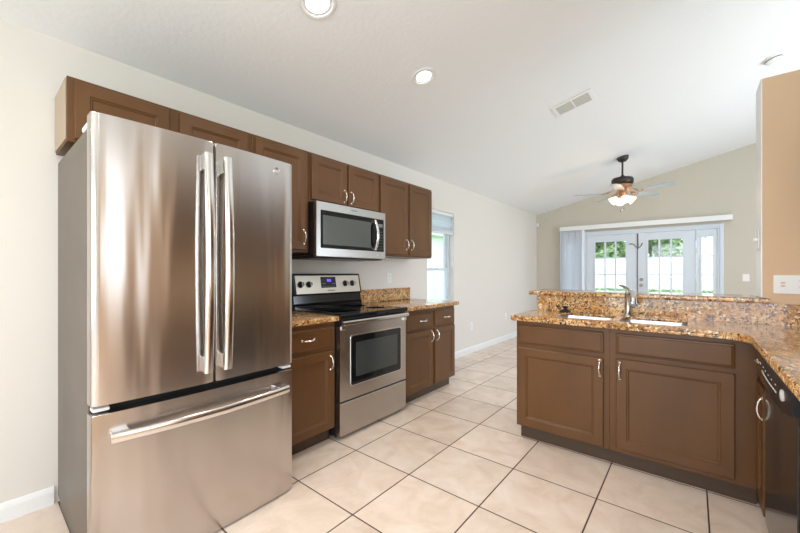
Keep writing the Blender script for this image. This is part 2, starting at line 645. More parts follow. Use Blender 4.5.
# --- window in the left wall
bm = bmesh.new()
WX = -0.10
for a0, a1, z0, z1 in ((WY0, WY0 + .035, WZ0, WZ1), (WY1 - .035, WY1, WZ0, WZ1), (WY0 + .035, WY1 - .035, WZ0, WZ0 + .04), (WY0 + .035, WY1 - .035, WZ1 - .04, WZ1)):
    box(bm, WX - .045, WX + .02, a0, a1, z0, z1, .002)
win = struct('window_1', bm, DOORW)
tag(win, 'white vinyl single-hung window with two panes')
bm = bmesh.new()
zr = 1.262
for s, (za, zb, dx) in enumerate(((WZ0 + .04, zr + .018, .0), (zr - .018, WZ1 - .04, -.022))):
    for a0, a1, z0, z1 in ((WY0 + .035, WY0 + .075, za, zb), (WY1 - .075, WY1 - .035, za, zb), (WY0 + .075, WY1 - .075, za, za + .036), (WY0 + .075, WY1 - .075, zb - .036, zb)):
        box(bm, WX - .012 + dx, WX + .010 + dx, a0, a1, z0, z1, .002)
obj('sash', bm, DOORW, win)
obj('glass', bx(WX - .014, WX - .010, WY0 + .05, WY1 - .05, WZ0 + .05, WZ1 - .05), GLASS, win)
bm = bmesh.new()
box(bm, WX + .010, WX + .022, 3.18, 3.28, zr + .002, zr + .014, .003)
obj('latch', bm, NICKEL, win)
sill = bx(-.148, .015, WY0 - .002, WY1 + .002, WZ0 - .018, WZ0 + .001, .004)
struct('trim_1', sill, WHITE)
# horizontal blind drawn up at the top of it
t = empty('window_blind', (-.04, (WY0 + WY1) / 2, 1.765), 'white slatted blind pulled up at the top of the side window', 'blind')
obj('headrail', bx(-.060, -.008, WY0 + .006, WY1 - .006, WZ1 - .045, WZ1 - .003, .003), WHITE, t)
bm = bmesh.new()
for k in range(6):
    z = 1.99 - k * .034
    prism(bm, [(-.058, z - .010), (-.010, z + .010), (-.010, z + .013), (-.058, z - .007)], 'y', WY0 + .012, WY1 - .012)
for k in range(9):
    z = 1.80 - k * .0042
    box(bm, -.058, -.010, WY0 + .012, WY1 - .012, z, z + .003)
obj('slats', bm, BLIND, t)
obj('bottom_rail', bx(-.060, -.008, WY0 + .010, WY1 - .010, 1.748, 1.766, .003), BLIND, t)
for a in (WY0 + .12, WY1 - .12):
    obj('ladder_cord', tube(bmesh.new(), [(-.034, a, 1.76), (-.034, a, 2.02)], .0012, 6), PLASTIC, t)
tube_b = bmesh.new()
tube(tube_b, [(-.006, WY1 - .03, 2.02), (-.005, WY1 - .031, 1.6), (-.005, WY1 - .03, 1.36)], .0016, 6)
lathe(tube_b, [(.002, .03), (.006, 0), (.006, -.02), (0, -.024)], (-.005, WY1 - .03, 1.34), 'z', 10)
obj('pull_cord', tube_b, PLASTIC, t)

# --- french doors in the far wall
FF = Face('-y', YF)
bm = bmesh.new()
for a0, a1, z0, z1 in ((DX0, DX0 + .04, 0, DZ1), (DX1 - .04, DX1, 0, DZ1), (DX0 + .04, DX1 - .04, DZ1 - .04, DZ1),
                       (.945, .975, 0, DZ1 - .04), (2.655, 2.69, 0, DZ1 - .04)):
    box(bm, a0, a1, YF - .004, YF + .12, z0, z1, .002)
for a0, a1, z0, z1 in ((DX0 - .035, DX0 + .012, 0, DZ1 + .035), (DX1 - .012, DX1 + .035, 0, DZ1 + .035), (DX0 + .012, DX1 - .012, DZ1 - .012, DZ1 + .035)):
    box(bm, a0, a1, YF - .018, YF - .001, z0, z1, .003)
struct('trim_2', bm, DOORW)

def glazed(name, x0, x1, gx0, gx1, gz0, gz1, cols, rows, label):
    y0, y1 = YF + .012, YF + .052
    bm = bmesh.new()
    for a0, a1, z0, z1 in ((x0, gx0, .01, DZ1 - .045), (gx1, x1, .01, DZ1 - .045), (gx0, gx1, .01, gz0), (gx0, gx1, gz1, DZ1 - .045)):
        box(bm, a0, a1, y0, y1, z0, z1)
    d = struct(name, bm, DOORW, label)
    bm = bmesh.new()
    for a0, a1, z0, z1 in ((gx0 - .02, gx0 + .008, gz0 - .02, gz1 + .02), (gx1 - .008, gx1 + .02, gz0 - .02, gz1 + .02), (gx0 + .008, gx1 - .008, gz0 - .02, gz0 + .008), (gx0 + .008, gx1 - .008, gz1 - .008, gz1 + .02)):
        box(bm, a0, a1, y0 - .009, y0 - .0005, z0, z1, .003)
    obj('glazing_bead', bm, DOORW, d)
    bm = bmesh.new()
    for k in range(1, cols):
        x = gx0 + (gx1 - gx0) * k / cols
        box(bm, x - .013, x + .013, y0 + .002, y1 - .004, gz0, gz1)
    for k in range(1, rows):
        z = gz0 + (gz1 - gz0) * k / rows
        box(bm, gx0, gx1, y0 + .003, y1 - .005, z - .012, z + .012)
    obj('muntins', bm, DOORW, d)
    obj('glass', bx(gx0, gx1, y0 + .018, y0 + .022, gz0, gz1), GLASS, d)
    return d
dl = glazed('door_1', .978, 1.820, 1.125, 1.645, .22, 1.815, 3, 5, 'left leaf of the white french doors')
dr = glazed('door_2', 1.828, 2.652, 1.98, 2.485, .22, 1.815, 3, 5, 'right leaf of the white french doors, with knob and deadbolt')
glazed('window_2', 2.692, 2.922, 2.722, 2.876, .22, 1.815, 1, 5, 'narrow sidelight right of the french doors')
glazed('window_3', .602, .942, .64, .90, .22, 1.815, 1, 5, 'sidelight behind the gathered vertical blinds')
obj('astragal', bx(1.817, 1.831, YF + .000, YF + .011, .01, DZ1 - .045, .002), mat('dark_gap', (.10, .11, .12), .5), dl)  # dark strip painted in for the shaded gap between the leaves
BRONZE_K = mat('worn_nickel', (.34, .33, .30), .35, .7)
for z, r_, nm in ((.985, .028, 'knob'), (1.09, .027, 'deadbolt')):
    bm = bmesh.new()
    prof = [(.031, 0), (.031, .006), (.012, .010), (.012, .030), (r_, .036), (r_, .052), (.018, .060), (0, .061)] if nm == 'knob' else [(.030, 0), (.030, .010), (.024, .016), (0, .017)]
    lathe(bm, prof, (1.885, YF + .012, z), (0, -1, 0), 20)
    if nm == 'deadbolt':
        box(bm, 1.880, 1.890, YF - .020, YF - .004, z - .016, z + .016, .002)
    obj(nm, bm, BRONZE_K, dr, True)

# brass hook hanging over the astragal
t = empty('wreath_hanger', (1.83, YF - .03, 1.66), 'small metal double hook hung where the two french doors meet', 'hook')
BRONZE = mat('aged_bronze', (.20, .17, .14), .4, .5)
obj('strap', bx(1.832, 1.842, YF - .016, YF - .011, 1.655, 1.925, .001), BRONZE, t)
bm = bmesh.new()
tube(bm, [(1.70, YF - .05, 1.742), (1.735, YF - .05, 1.745), (1.77, YF - .045, 1.738), (1.80, YF - .035, 1.69), (1.838, YF - .022, 1.662), (1.875, YF - .035, 1.69), (1.895, YF - .045, 1.725), (1.905, YF - .05, 1.755)], [.010, .012, .009, .008, .009, .008, .009, .011], 8)
obj('hook', bm, BRONZE, t, True)

# valance and vertical blinds
t = empty('vertical_blinds', (1.8, YF, 2.05), 'vertical blinds gathered left of the french doors under a long white valance', 'blinds')
VX0, VX1, VZ0, VZ1 = .505, 3.10, 2.058, 2.142
bm = bmesh.new()
box(bm, VX0, VX1, YF - .125, YF - .113, VZ0, VZ1, .002)
box(bm, VX0, VX0 + .012, YF - .113, YF - .001, VZ0, VZ1, .002)
box(bm, VX1 - .012, VX1, YF - .113, YF - .001, VZ0, VZ1, .002)
box(bm, VX0 + .012, VX1 - .012, YF - .113, YF - .001, VZ1 - .008, VZ1)
obj('valance', bm, WHITE, t)
obj('track', bx(VX0 + .03, VX1 - .03, YF - .085, YF - .050, VZ0 + .010, VZ0 + .045, .002), WHITE, t)
for k in range(13):
    x = .535 + k * .033
    bm = bmesh.new()
    c, s = math.cos(R(58 + 5 * math.sin(k * 1.7))), math.sin(R(58 + 5 * math.sin(k * 1.7)))
    hw = .044
    yc = YF - .068
    if k > 1:
        hw = .040
    pr_ = []
    for q in range(7):
        w = (q / 6 * 2 - 1)
        bow = .004 * (1 - w * w)
        pr_.append((x + c * w * hw - s * bow, yc + s * w * hw * .93 + c * bow))
    back = [(p[0] + .0012 * s, p[1] - .0012 * c) for p in pr_][::-1]
    prism(bm, pr_ + back, 'z', .04, VZ0 + .008)
    obj('vane', bm, BLIND, t)

# ------------------------------------------------------------------ yard
g = bx(-40, 45, -20, 70, -.30, -.14)
tag(struct('ground', g, LAWN), 'green lawn outside')
struct('patio', bx(-1, 8, YF + .16, YF + 3.5, -.14, -.08), PATIO)
t = empty('yard_fence', (-2, 27, -.14), 'bright white vinyl fence across the yard beyond the far doors', 'fence')
bm = bmesh.new()
for k in range(70):
    x = -20 + k * .4
    box(bm, x, x + .385, 27, 27.03, -.05, 2.15)
obj('boards', bm, FENCE, t)
bm = bmesh.new()
for z in (-.05, 1.98):
    box(bm, -20, 8, 26.97, 27.06, z, z + .12)
obj('rail', bm, FENCE, t)
for k in range(14):
    obj('post', bx(-20 + k * 2.15 - .07, -20 + k * 2.15 + .07, 26.93, 27.10, -.14, 2.18, .01), FENCE, t)

def tree(x, y, h, r, label, nleaf=5200, zl=None):
    t = empty('tree', (x, y, -.14), label, 'tree', None)
    bm = bmesh.new()
    tube(bm, [(x, y, -.14), (x + .1, y, h * .35), (x - .05, y + .1, h * .7)], [.22, .16, .08], 9)
    for k in range(5):
        a = k * 1.3
        tube(bm, [(x, y, h * .38), (x + r * .6 * math.cos(a), y + r * .6 * math.sin(a), h * .72)], [.09, .03], 6)
    obj('trunk', bm, BARK, t)
    bm = bmesh.new()
    rnd = random.Random(int(x * 31 + y * 7))
    cl = []
    for k in range(11):
        a, b, q = rnd.uniform(0, 6.28), rnd.uniform(-.8, 1), rnd.uniform(.2, .75)
        cl.append((x + r * q * math.cos(a), y + r * q * math.sin(a), h * .50 + b * h * .34, r * rnd.uniform(.3, .5)))
    for k in range(nleaf):
        cx_, cy_, cz_, cr = cl[rnd.randrange(len(cl))]
        d = Vector((rnd.gauss(0, 1), rnd.gauss(0, 1), rnd.gauss(0, 1))).normalized() * cr * rnd.uniform(.6, 1.05)
        p = Vector((cx_, cy_, cz_)) + d
        u = Vector((rnd.gauss(0, 1), rnd.gauss(0, 1), rnd.gauss(0, 1))).normalized()
        v = u.orthogonal().normalized()
        s = rnd.uniform(.14, .26)
        bm.faces.new([bm.verts.new(p + u * s), bm.verts.new(p + v * s * .5), bm.verts.new(p - u * s), bm.verts.new(p - v * s * .5)])
    obj('foliage', bm, LEAFG, t)
    return t
tree(-9.2, 31, 7.5, 2.7, 'leafy tree seen through the left french door beyond the fence')
tree(-3.4, 33.5, 8.0, 2.5, 'leafy tree seen between the two french doors beyond the fence')
tree(0.9, 32.0, 7.6, 2.6, 'leafy tree seen through the right french door beyond the fence')
tree(6.6, 33.5, 8.2, 2.6, 'leafy tree seen through the narrow sidelight beyond the fence')
t = empty('standin_house', (-7, 14, -.14), 'white stand-in house wall added outside to turn the side window white', 'house')  # added so the side window shows a blown-out white
obj('wall', bx(-8, -7, 3, 26, -.14, 3.0), FENCE, t)
obj('roof', prism(bmesh.new(), [(-6.6, 2.95), (-6.6, 3.05), (-9.5, 4.3), (-9.5, 2.95)], 'y', 2.6, 26.4), PATIO, t)

bm = bmesh.new()
rnd = random.Random(5)
for k in range(5000):
    p = Vector((rnd.uniform(-14, 6), rnd.uniform(26.2, 26.8), rnd.uniform(-.1, .16)))
    u = Vector((rnd.gauss(0, 1), rnd.gauss(0, 1), rnd.gauss(0, 1))).normalized()
    v = u.orthogonal().normalized()
    s_ = rnd.uniform(.05, .10)
    bm.faces.new([bm.verts.new(p + u * s_), bm.verts.new(p + v * s_ * .5), bm.verts.new(p - u * s_), bm.verts.new(p - v * s_ * .5)])
tag(obj('border_planting', bm, LEAFG), 'low green planting along the foot of the white fence', 'plants', None, 'stuff')

# ------------------------------------------------------------------ upper cabinets
UF = Face('+x', 0.322)
TOPZ = 2.147
def upper(y0, y1, z0, doors, pulls, label):
    t = empty('wall_cabinet', (.16, (y0 + y1) / 2, z0), label, 'cabinet', None)
    e = .001
    obj('body', bx(.002, .322, y0 + e, y1 - e, z0, TOPZ, .0015), BROWN, t)
    for i, (a0, a1, dz0, dz1) in enumerate(doors):
        d = panel_door(UF, a0, a1, dz0, dz1, t)
        if i < len(pulls) and pulls[i]:
            pull(UF, pulls[i][0], pulls[i][1], True, d)
    return t
c1 = upper(-.508, .400, 1.838, [(-.482, -.085, 1.853, 2.128), (-.032, .372, 1.853, 2.128)], [(-.125, 1.92), (.01, 1.92)],
           'wide brown wall cabinet with two doors above the refrigerator')
obj('side_panel', bx(.010, .312, -.5125, -.5078, 1.848, 2.137), BROWN_IN, c1)
c1.children[-1]['label'] = 'pale tan laminate side panel'
upper(.402, .860, 1.368, [(.424, .832, 1.388, 2.128)], [(.805, 1.485)], 'tall narrow one-door brown wall cabinet between refrigerator and microwave')
upper(.862, 1.648, 1.765, [(.880, 1.240, 1.783, 2.128), (1.262, 1.632, 1.783, 2.128)], [(1.212, 1.855), (1.292, 1.855)],
      'short brown wall cabinet with two doors directly above the microwave')
upper(1.650, 2.530, 1.375, [(1.668, 2.085, 1.393, 2.128), (2.110, 2.512, 1.393, 2.128)], [(2.055, 1.50), (2.140, 1.50)],
      'brown two-door wall cabinet at the window end of the run')

# ------------------------------------------------------------------ base cabinets
CTZ0, CTZ1 = .868, .905
def base_cab(F, a0, a1, back, label, loc):
    t = empty('base_cabinet', loc, label, 'cabinet')
    return t
LF = Face('+x', .606)
def left_base(y0, y1, label):
    t = empty('base_cabinet', (.30, (y0 + y1) / 2, 0), label, 'cabinet')
    obj('body', bx(.003, .606, y0, y1, .100, CTZ0 - .001, .0015), BROWN, t)
    obj('toe_kick', bx(.01, .545, y0 + .004, y1 - .004, 0.0, .100), KICK, t)
    return t
t = left_base(.402, .880, 'brown base cabinet with one drawer and one door between refrigerator and range')
d = slab_front(LF, .424, .858, .690, .836, t); pull(LF, .640, .763, False, d)
d = panel_door(LF, .424, .858, .108, .660, t); pull(LF, .828, .578, True, d)
t = left_base(1.660, 2.548, 'brown two-drawer two-door base cabinet right of the range by the window')
d = slab_front(LF, 1.690, 2.116, .682, .832, t); pull(LF, 1.955, .757, False, d)
d = slab_front(LF, 2.158, 2.534, .682, .832, t); pull(LF, 2.375, .757, False, d)
d = panel_door(LF, 1.690, 2.116, .108, .660, t); pull(LF, 2.090, .590, True, d)
d = panel_door(LF, 2.158, 2.534, .108, .660, t); pull(LF, 2.186, .590, True, d)

def slab_outline(bm, pts, z0, z1, bev=.009):
    prism(bm, pts, 'z', z0, z1)
    es = [e for e in bm.edges if abs(e.verts[0].co.z - e.verts[1].co.z) < 1e-6]
    bmesh.ops.bevel(bm, geom=es, offset=bev, segments=3, affect='EDGES', profile=0.5)
    return bm
o = obj('countertop', slab_outline(bmesh.new(), [(.003, .400), (.648, .400), (.648, .884), (.003, .884)], CTZ0, CTZ1), GRANITE, None, True)
tag(o, 'short brown granite countertop between refrigerator and range', 'countertop')
o = obj('countertop', slab_outline(bmesh.new(), [(.003, 1.656), (.648, 1.656), (.648, 2.585), (.003, 2.585)], CTZ0, CTZ1), GRANITE, None, True)
tag(o, 'brown granite countertop right of the range running to the window', 'countertop')
o = obj('backsplash', bx(.002, .022, 1.657, 2.525, CTZ1 + .0005, 1.040, .002), GRANITE)
tag(o, 'low granite backsplash strip on the wall right of the range', 'backsplash')

# ------------------------------------------------------------------ range
RY0, RY1 = .888, 1.652
rg = empty('range', (.33, (RY0 + RY1) / 2, 0), 'freestanding stainless and black electric range between the base cabinets', 'range')
obj('body', bx(.020, .612, RY0, RY1, .030, .878, .003), BLACK, rg)
for ax in (.08, .56):
    for ay in (RY0 + .05, RY1 - .05):
        obj('foot', lathe(bmesh.new(), [(.018, 0), (.018, .008), (.010, .010), (.010, .031)], (ax, ay, 0), 'z', 12), RUBBER, rg)
RF = Face('+x', .613)
def steel_front(F, a0, a1, z0, z1, th, nm, par, m=STEEL2, bow=0.0):
    bm = bmesh.new()
    N = 12
    front = []
    for i in range(N + 1):
        s = i / N
        front.append((a0 + (a1 - a0) * s, th + bow * (1 - (2 * s - 1) ** 2)))
    pts = [(a0, 0)] + front + [(a1, 0)]
    rows = []
    for z, ins in ((z0, .003), (z0 + .003, 0), (z1 - .003, 0), (z1, .003)):
        ring = []
        for a, dd in pts:
            a_ = min(max(a, a0 + ins), a1 - ins)
            d_ = dd - ins if dd > 0 else dd
            ring.append(bm.verts.new(F.P(a_, d_, z)))
        rows.append(ring)
    n = len(pts)
    for r0, r1 in zip(rows, rows[1:]):
        for k in range(n):
            bm.faces.new([r0[k], r0[(k + 1) % n], r1[(k + 1) % n], r1[k]])
    bm.faces.new(rows[0][::-1]); bm.faces.new(rows[-1])
    return obj(nm, bm, m, par, True)
dw_ = steel_front(RF, RY0 + .003, RY1 - .003, .030, .268, .038, 'drawer', rg)
obj('drawer_lip', RF.box(bmesh.new(), RY0 + .006, RY1 - .006, 0, .030, .268, .279), BLACK, dw_)
dd_ = steel_front(RF, RY0 + .003, RY1 - .003, .280, .828, .038, 'oven_door', rg)
def rrect(a0, a1, z0, z1, r, n=5):
    pts = []
    for ca, cz_, s in ((a1 - r, z1 - r, 0), (a0 + r, z1 - r, 90), (a0 + r, z0 + r, 180), (a1 - r, z0 + r, 270)):
        for k in range(n + 1):
            an = R(s + 90 * k / n)
            pts.append((ca + r * math.cos(an), cz_ + r * math.sin(an)))
    return pts
def rplate(F, a0, a1, z0, z1, r, d0, d1, nm, m, par, ins=.002):
    bm = bmesh.new()
    rings = []
    for d, i in ((d0, 0), (d1 - ins, 0), (d1, ins)):
        rings.append([bm.verts.new(F.P(a, d, z)) for a, z in rrect(a0 + i, a1 - i, z0 + i, z1 - i, max(r - i, .0005))])
    n = len(rings[0])
    for r0, r1 in zip(rings, rings[1:]):
        for k in range(n):
            bm.faces.new([r0[k], r0[(k + 1) % n], r1[(k + 1) % n], r1[k]])
    bm.faces.new(rings[0]); bm.faces.new(rings[-1])
    return obj(nm, bm, m, par)
rplate(RF, .990, 1.585, .372, .752, .022, .0375, .0405, 'window_trim', STEELH, dd_)
rplate(RF, .998, 1.577, .380, .744, .016, .040, .0425, 'window_border', BGLASS, dd_)
rplate(RF, 1.045, 1.530, .435, .695, .008, .042, .0435, 'window', GREYWIN, dd_)
# handle: broad flat bar right under the cooktop
bm = bmesh.new()
prism(bm, [(.656, .832), (.684, .834), (.694, .842), (.694, .858), (.684, .866), (.660, .868)], 'y', RY0 + .008, RY1 - .008, .002)
box(bm, .648, .668, RY0 + .012, RY0 + .045, .800, .850, .003)
box(bm, .648, .668, RY1 - .045, RY1 - .012, .800, .850, .003)
obj('door_handle', bm, STEELH, dd_)
obj('vent_trim', bx(.600, .640, RY0 + .002, RY1 - .002, .830, .876), BLACK, rg)
# cooktop
ck = obj('cooktop', bx(.035, .672, RY0 - .001, RY1 + .001, .879, .912, .005), BGLASS, rg)
BP = mat('burner_print', (.09, .09, .095), .25)
for (x, y, r) in ((.20, 1.08, .085), (.20, 1.45, .105), (.47, 1.08, .115), (.47, 1.45, .085)):
    for rr in (r, r * .62):
        bm = bmesh.new()
        lathe(bm, [(rr - .0012, .9121), (rr - .0012, .9124), (rr + .0012, .9124), (rr + .0012, .9121)], (x, y, 0), 'z', 48)
        obj('burner_ring', bm, BP, ck)
# back guard
bgp = [(.020, .912), (.100, .912), (.100, .935), (.084, .955), (.076, 1.020), (.096, 1.030), (.062, 1.198), (.050, 1.206), (.020, 1.206)]
bgd = obj('backguard', prism(bmesh.new(), bgp, 'y', RY0 + .002, RY1 - .002, .002), BGLOSS, rg)
# sloped steel fascia lying on the backguard
SL = Vector((.062 - .096, 0, 1.198 - 1.030)).normalized()
NR = Vector((SL.z, 0, -SL.x))
def on_panel(y, s, d):
    p = Vector((.096, y, 1.030)) + SL * s + NR * d
    return p
def pbox(bm, y0, y1, s0, s1, d0, d1):
    vs = [bm.verts.new(on_panel(y, s, d)) for d in (d0, d1) for y, s in ((y0, s0), (y1, s0), (y1, s1), (y0, s1))]
    for q in ((0, 1, 2, 3), (7, 6, 5, 4), (0, 4, 5, 1), (1, 5, 6, 2), (2, 6, 7, 3), (3, 7, 4, 0)):
        bm.faces.new([vs[i] for i in q])
    return bm
PL = .1714
obj('control_panel', pbox(bmesh.new(), RY0 + .022, RY1 - .022, .006, PL - .010, .0, .004), steel('panel_steel', (.62, .57, .49), .30), bgd)
dp = obj('display', pbox(bmesh.new(), 1.168, 1.336, .052, PL - .022, .0038, .0062), BGLASS, bgd)
bm = bmesh.new()
for y0 in (1.238, 1.254, 1.270):
    pbox(bm, y0, y0 + .010, .124, .127, .0063, .0068); pbox(bm, y0, y0 + .010, .106, .109, .0063, .0068)
    pbox(bm, y0, y0 + .003, .106, .127, .0063, .0068); pbox(bm, y0 + .008, y0 + .011, .106, .127, .0063, .0068)
obj('clock_digits', bm, DIGITS, dp)
DP = mat('display_print', (.25, .3, .4), .4)
for k in range(8):
    obj('button', pbox(bmesh.new(), 1.182 + k * .0185, 1.193 + k * .0185, .062, .066, .0063, .0066), DP, dp)
    if k in (0, 1, 6, 7):
        obj('button', pbox(bmesh.new(), 1.182 + k * .0185, 1.193 + k * .0185, .085, .090, .0063, .0066), DP, dp)
for y in (.956, 1.040, 1.448, 1.538):
    kn = obj('knob', lathe(bmesh.new(), [(.027, 0), (.027, .004), (.021, .008), (.020, .026), (.017, .029), (0, .029)], on_panel(y, .086, .004), NR, 22), BLACK, bgd, True)
    bm = bmesh.new()
    lathe(bm, [(.0300, .0), (.0300, .0012), (.0275, .0012)], on_panel(y, .086, .004), NR, 24)
    obj('knob_ring', bm, CHROME, kn)
    bm = bmesh.new()
    pbox(bm, y - .003, y + .003, .066, .106, .033, .036)
    obj('grip', bm, SILVER, kn)
lw = text_mesh('Whirlpool', .019, Face('+x', .0), 1.268, .1005, 1.056, DARKPRINT, bgd)

# ------------------------------------------------------------------ microwave
MY0, MY1, MZ0, MZ1 = .868, 1.646, 1.335, 1.762
mw = empty('microwave', (.2, (MY0 + MY1) / 2, MZ0), 'stainless over-the-range microwave with a black glass door', 'microwave')
obj('body', bx(.003, .375, MY0, MY1, MZ0 + .012, MZ1, .003), BLACK, mw)
obj('vent_base', prism(bmesh.new(), [(.03, MZ0 + .012), (.385, MZ0 + .012), (.375, MZ0 - .006), (.32, MZ0 - .010), (.06, MZ0 - .010)], 'y', MY0 + .01, MY1 - .01), BLACK, mw)
MF = Face('+x', .376)
fr_ = steel_front(MF, MY0, MY1, MZ0 + .004, MZ1, .036, 'front', mw, m=steel('microwave_steel', (.56, .545, .52), .30))
rplate(MF, MY0 + .038, MY1 - .022, 1.405, 1.698, .006, .0355, .0385, 'door_glass', BGLASS, fr_)
rplate(MF, MY0 + .058, 1.452, 1.432, 1.660, .004, .038, .0395, 'window', MWIN, fr_)
KP = mat('key_print', (.16, .17, .18), .4)
for r_ in range(7):
    for c_ in range(3):
        obj('button', MF.box(bmesh.new(), 1.546 + c_ * .022, 1.558 + c_ * .022, .0386, .0392, 1.425 + r_ * .026, 1.429 + r_ * .026), KP, fr_)
obj('display', MF.box(bmesh.new(), 1.552, 1.606, .0386, .0394, 1.625, 1.655), mat('display_grey', (.18, .19, .19), .3), fr_)
bm = bmesh.new()
pts = []
for i in range(15):
    s = i / 14
    pts.append(MF.P(1.497, .048 + .036 * math.sin(math.pi * s) ** .8, 1.418 + .262 * s))
tube(bm, pts, .0115, 12, up=(0, 1, 0), flat=1.25)
for s in (1.430, 1.668):
    MF.box(bm, 1.488, 1.506, .038, .062, s - .012, s + .012, .003)
obj('handle', bm, STEELH, fr_, True)
text_mesh('Whirlpool', .017, MF, 1.255, .0363, 1.733, DARKPRINT, fr_)
obj('badge', lathe(bmesh.new(), [(.0, 0), (.007, 0), (.007, .001), (0, .001)], MF.P(1.54, .036, 1.372), (1, 0, 0), 16), SILVER, fr_)

# ------------------------------------------------------------------ refrigerator
FY0, FY1 = -.514, .350
fg = empty('refrigerator', (.42, (FY0 + FY1) / 2, 0), 'tall stainless french-door refrigerator with bottom freezer drawer', 'refrigerator')
obj('cabinet', bx(.035, .782, FY0 + .010, FY1 - .006, .045, 1.790, .006), GREYPAINT, fg)
obj('base_grille', bx(.08, .75, FY0 + .012, FY1 - .012, .012, .045), BLACK, fg)
for ax in (.12, .70):
    for ay in (FY0 + .06, FY1 - .06):
        obj('foot', lathe(bmesh.new(), [(.02, 0), (.02, .012)], (ax, ay, 0), 'z', 12), RUBBER, fg)
obj('gasket', bx(.782, .812, FY0 + .010, FY1 - .010, .060, 1.786), RUBBER, fg)
SEAM = -.077
BOW = .018
def bowed(y):
    s = (y - FY0) / (FY1 - FY0)
    return .874 + BOW * (1 - (2 * s - 1) ** 2)
def fr_door(y0, y1, z0, z1, nm, m=STEEL):
    bm = bmesh.new()
    N = 16
    pts = [(.812, y0)]
    for i in range(N + 1):
        y = y0 + (y1 - y0) * i / N
        x = bowed(y)
        if i == 0 or i == N:
            x -= .006
        pts.append((x, y))
        if i == 0:
            pts.append((bowed(y) - .001, y + .004))
        if i == N - 1:
            pts.append((bowed(y1) - .001, y1 - .004))
    pts.append((.812, y1))
    prism(bm, pts, 'z', z0 + .003, z1 - .003)
    es = [e for e in bm.edges if abs(e.verts[0].co.z - e.verts[1].co.z) < 1e-6]
    bmesh.ops.bevel(bm, geom=es, offset=.0028, segments=2, affect='EDGES', profile=.5)
    return obj(nm, bm, m, fg, True)
ZS0, ZS1, FT, FB = .680, .708, 1.822, .010
d1 = fr_door(FY0, SEAM - .003, ZS1, FT, 'door')
d2 = fr_door(SEAM + .003, FY1, ZS1, FT, 'door')
d3 = fr_door(FY0, FY1, FB, ZS0, 'freezer_drawer')
def fr_handle_v(y, par):
    bm = bmesh.new()
    x0 = bowed(y)
    pts = []
    z0, z1 = .768, 1.750
    for i in range(19):
        s = i / 18
        pts.append((x0 + .040 + .022 * math.sin(math.pi * s), y, z0 + (z1 - z0) * s))
    tube(bm, pts, .0115, 16, up=(0, 1, 0), flat=1.75)
    h = obj('handle', bm, STEELH, par, True)
    for s0 in (z0 + .004, z1 - .074):
        obj('handle_mount', bx(x0 - .002, x0 + .038, y - .019, y + .019, s0, s0 + .070, .004), CHROME, h)
fr_handle_v(SEAM - .043, d1)
fr_handle_v(SEAM + .043, d2)
bm = bmesh.new()
pts = []
for i in range(21):
    s = i / 20
    y = -.462 + .760 * s
    pts.append((bowed(y) + .036 + .020 * math.sin(math.pi * s), y, .588))
tube(bm, pts, .0115, 16, up=(0, 0, 1), flat=1.75)
h = obj('handle', bm, STEELH, d3, True)
for y0 in (-.460, .238):
    obj('handle_mount', bx(bowed(y0 + .03) - .006, bowed(y0 + .03) + .036, y0, y0 + .058, .572, .610, .004), CHROME, h)
for y0 in (FY0 + .006, FY1 - .058):
    obj('hinge_cover', bx(.820, .868, y0, y0 + .052, ZS0 + .007, ZS1 - .007, .004), SILVER, fg)
for y0 in (FY0 + .004, FY1 - .060):
    obj('top_hinge', bx(.700, .840, y0 + .004, y0 + .050, 1.790, 1.815, .006) if False else bx(.660, .806, y0 + .004, y0 + .050, 1.790, 1.812, .006), PLASTIC, fg)
BF = Face('+x', bowed(.245) + .0002)
bg = obj('badge', lathe(bmesh.new(), [(0, -.004), (.019, -.004), (.019, .0015), (.0175, .003), (.0165, .0022), (0, .0022)], BF.P(.245, 0, 1.760), (1, 0, 0), 28), CHROME, d2, True)
text_mesh('GE', .021, BF, .245, .0026, 1.760, SILVER, bg)

# ------------------------------------------------------------------ peninsula
PYF = 1.764   # carcass face; doors stand 19 mm proud of it
PF = Face('-y', PYF)
def pen_cab(x0, x1, label):
    t = empty('base_cabinet', ((x0 + x1) / 2, 2.0, 0), label, 'cabinet')
    obj('body', bx(x0, x1, PYF, 2.249, .100, CTZ0 - .250, .0015), BROWN, t)
    bm = bmesh.new()
    box(bm, x0, x1, PYF, PYF + .022, CTZ0 - .250, CTZ0 - .001)
    box(bm, x0, x0 + .018, PYF + .022, 2.249, CTZ0 - .250, CTZ0 - .001)
    box(bm, x1 - .018, x1, PYF + .022, 2.249, CTZ0 - .250, CTZ0 - .001)
    obj('face_frame', bm, BROWN, t)
    obj('toe_kick', bx(x0 + (.012 if x0 < 1.7 else 0), x1, PYF + .055, 2.20, 0, .100), KICK, t)
    return t
t = pen_cab(1.604, 2.1995, 'brown base cabinet at the open left end of the peninsula')
slab_front(PF, 1.620, 2.168, .704, .836, t, 'drawer_front')
d = panel_door(PF, 1.620, 2.168, .112, .674, t); pull(PF, 2.148, .610, True, d)
t = pen_cab(2.2005, 2.862, 'wide brown base cabinet beneath the right sink basin, beside the corner')
slab_front(PF, 2.236, 2.776, .712, .840, t, 'drawer_front')
d = panel_door(PF, 2.236, 2.776, .130, .684, t); pull(PF, 2.257, .610, True, d)
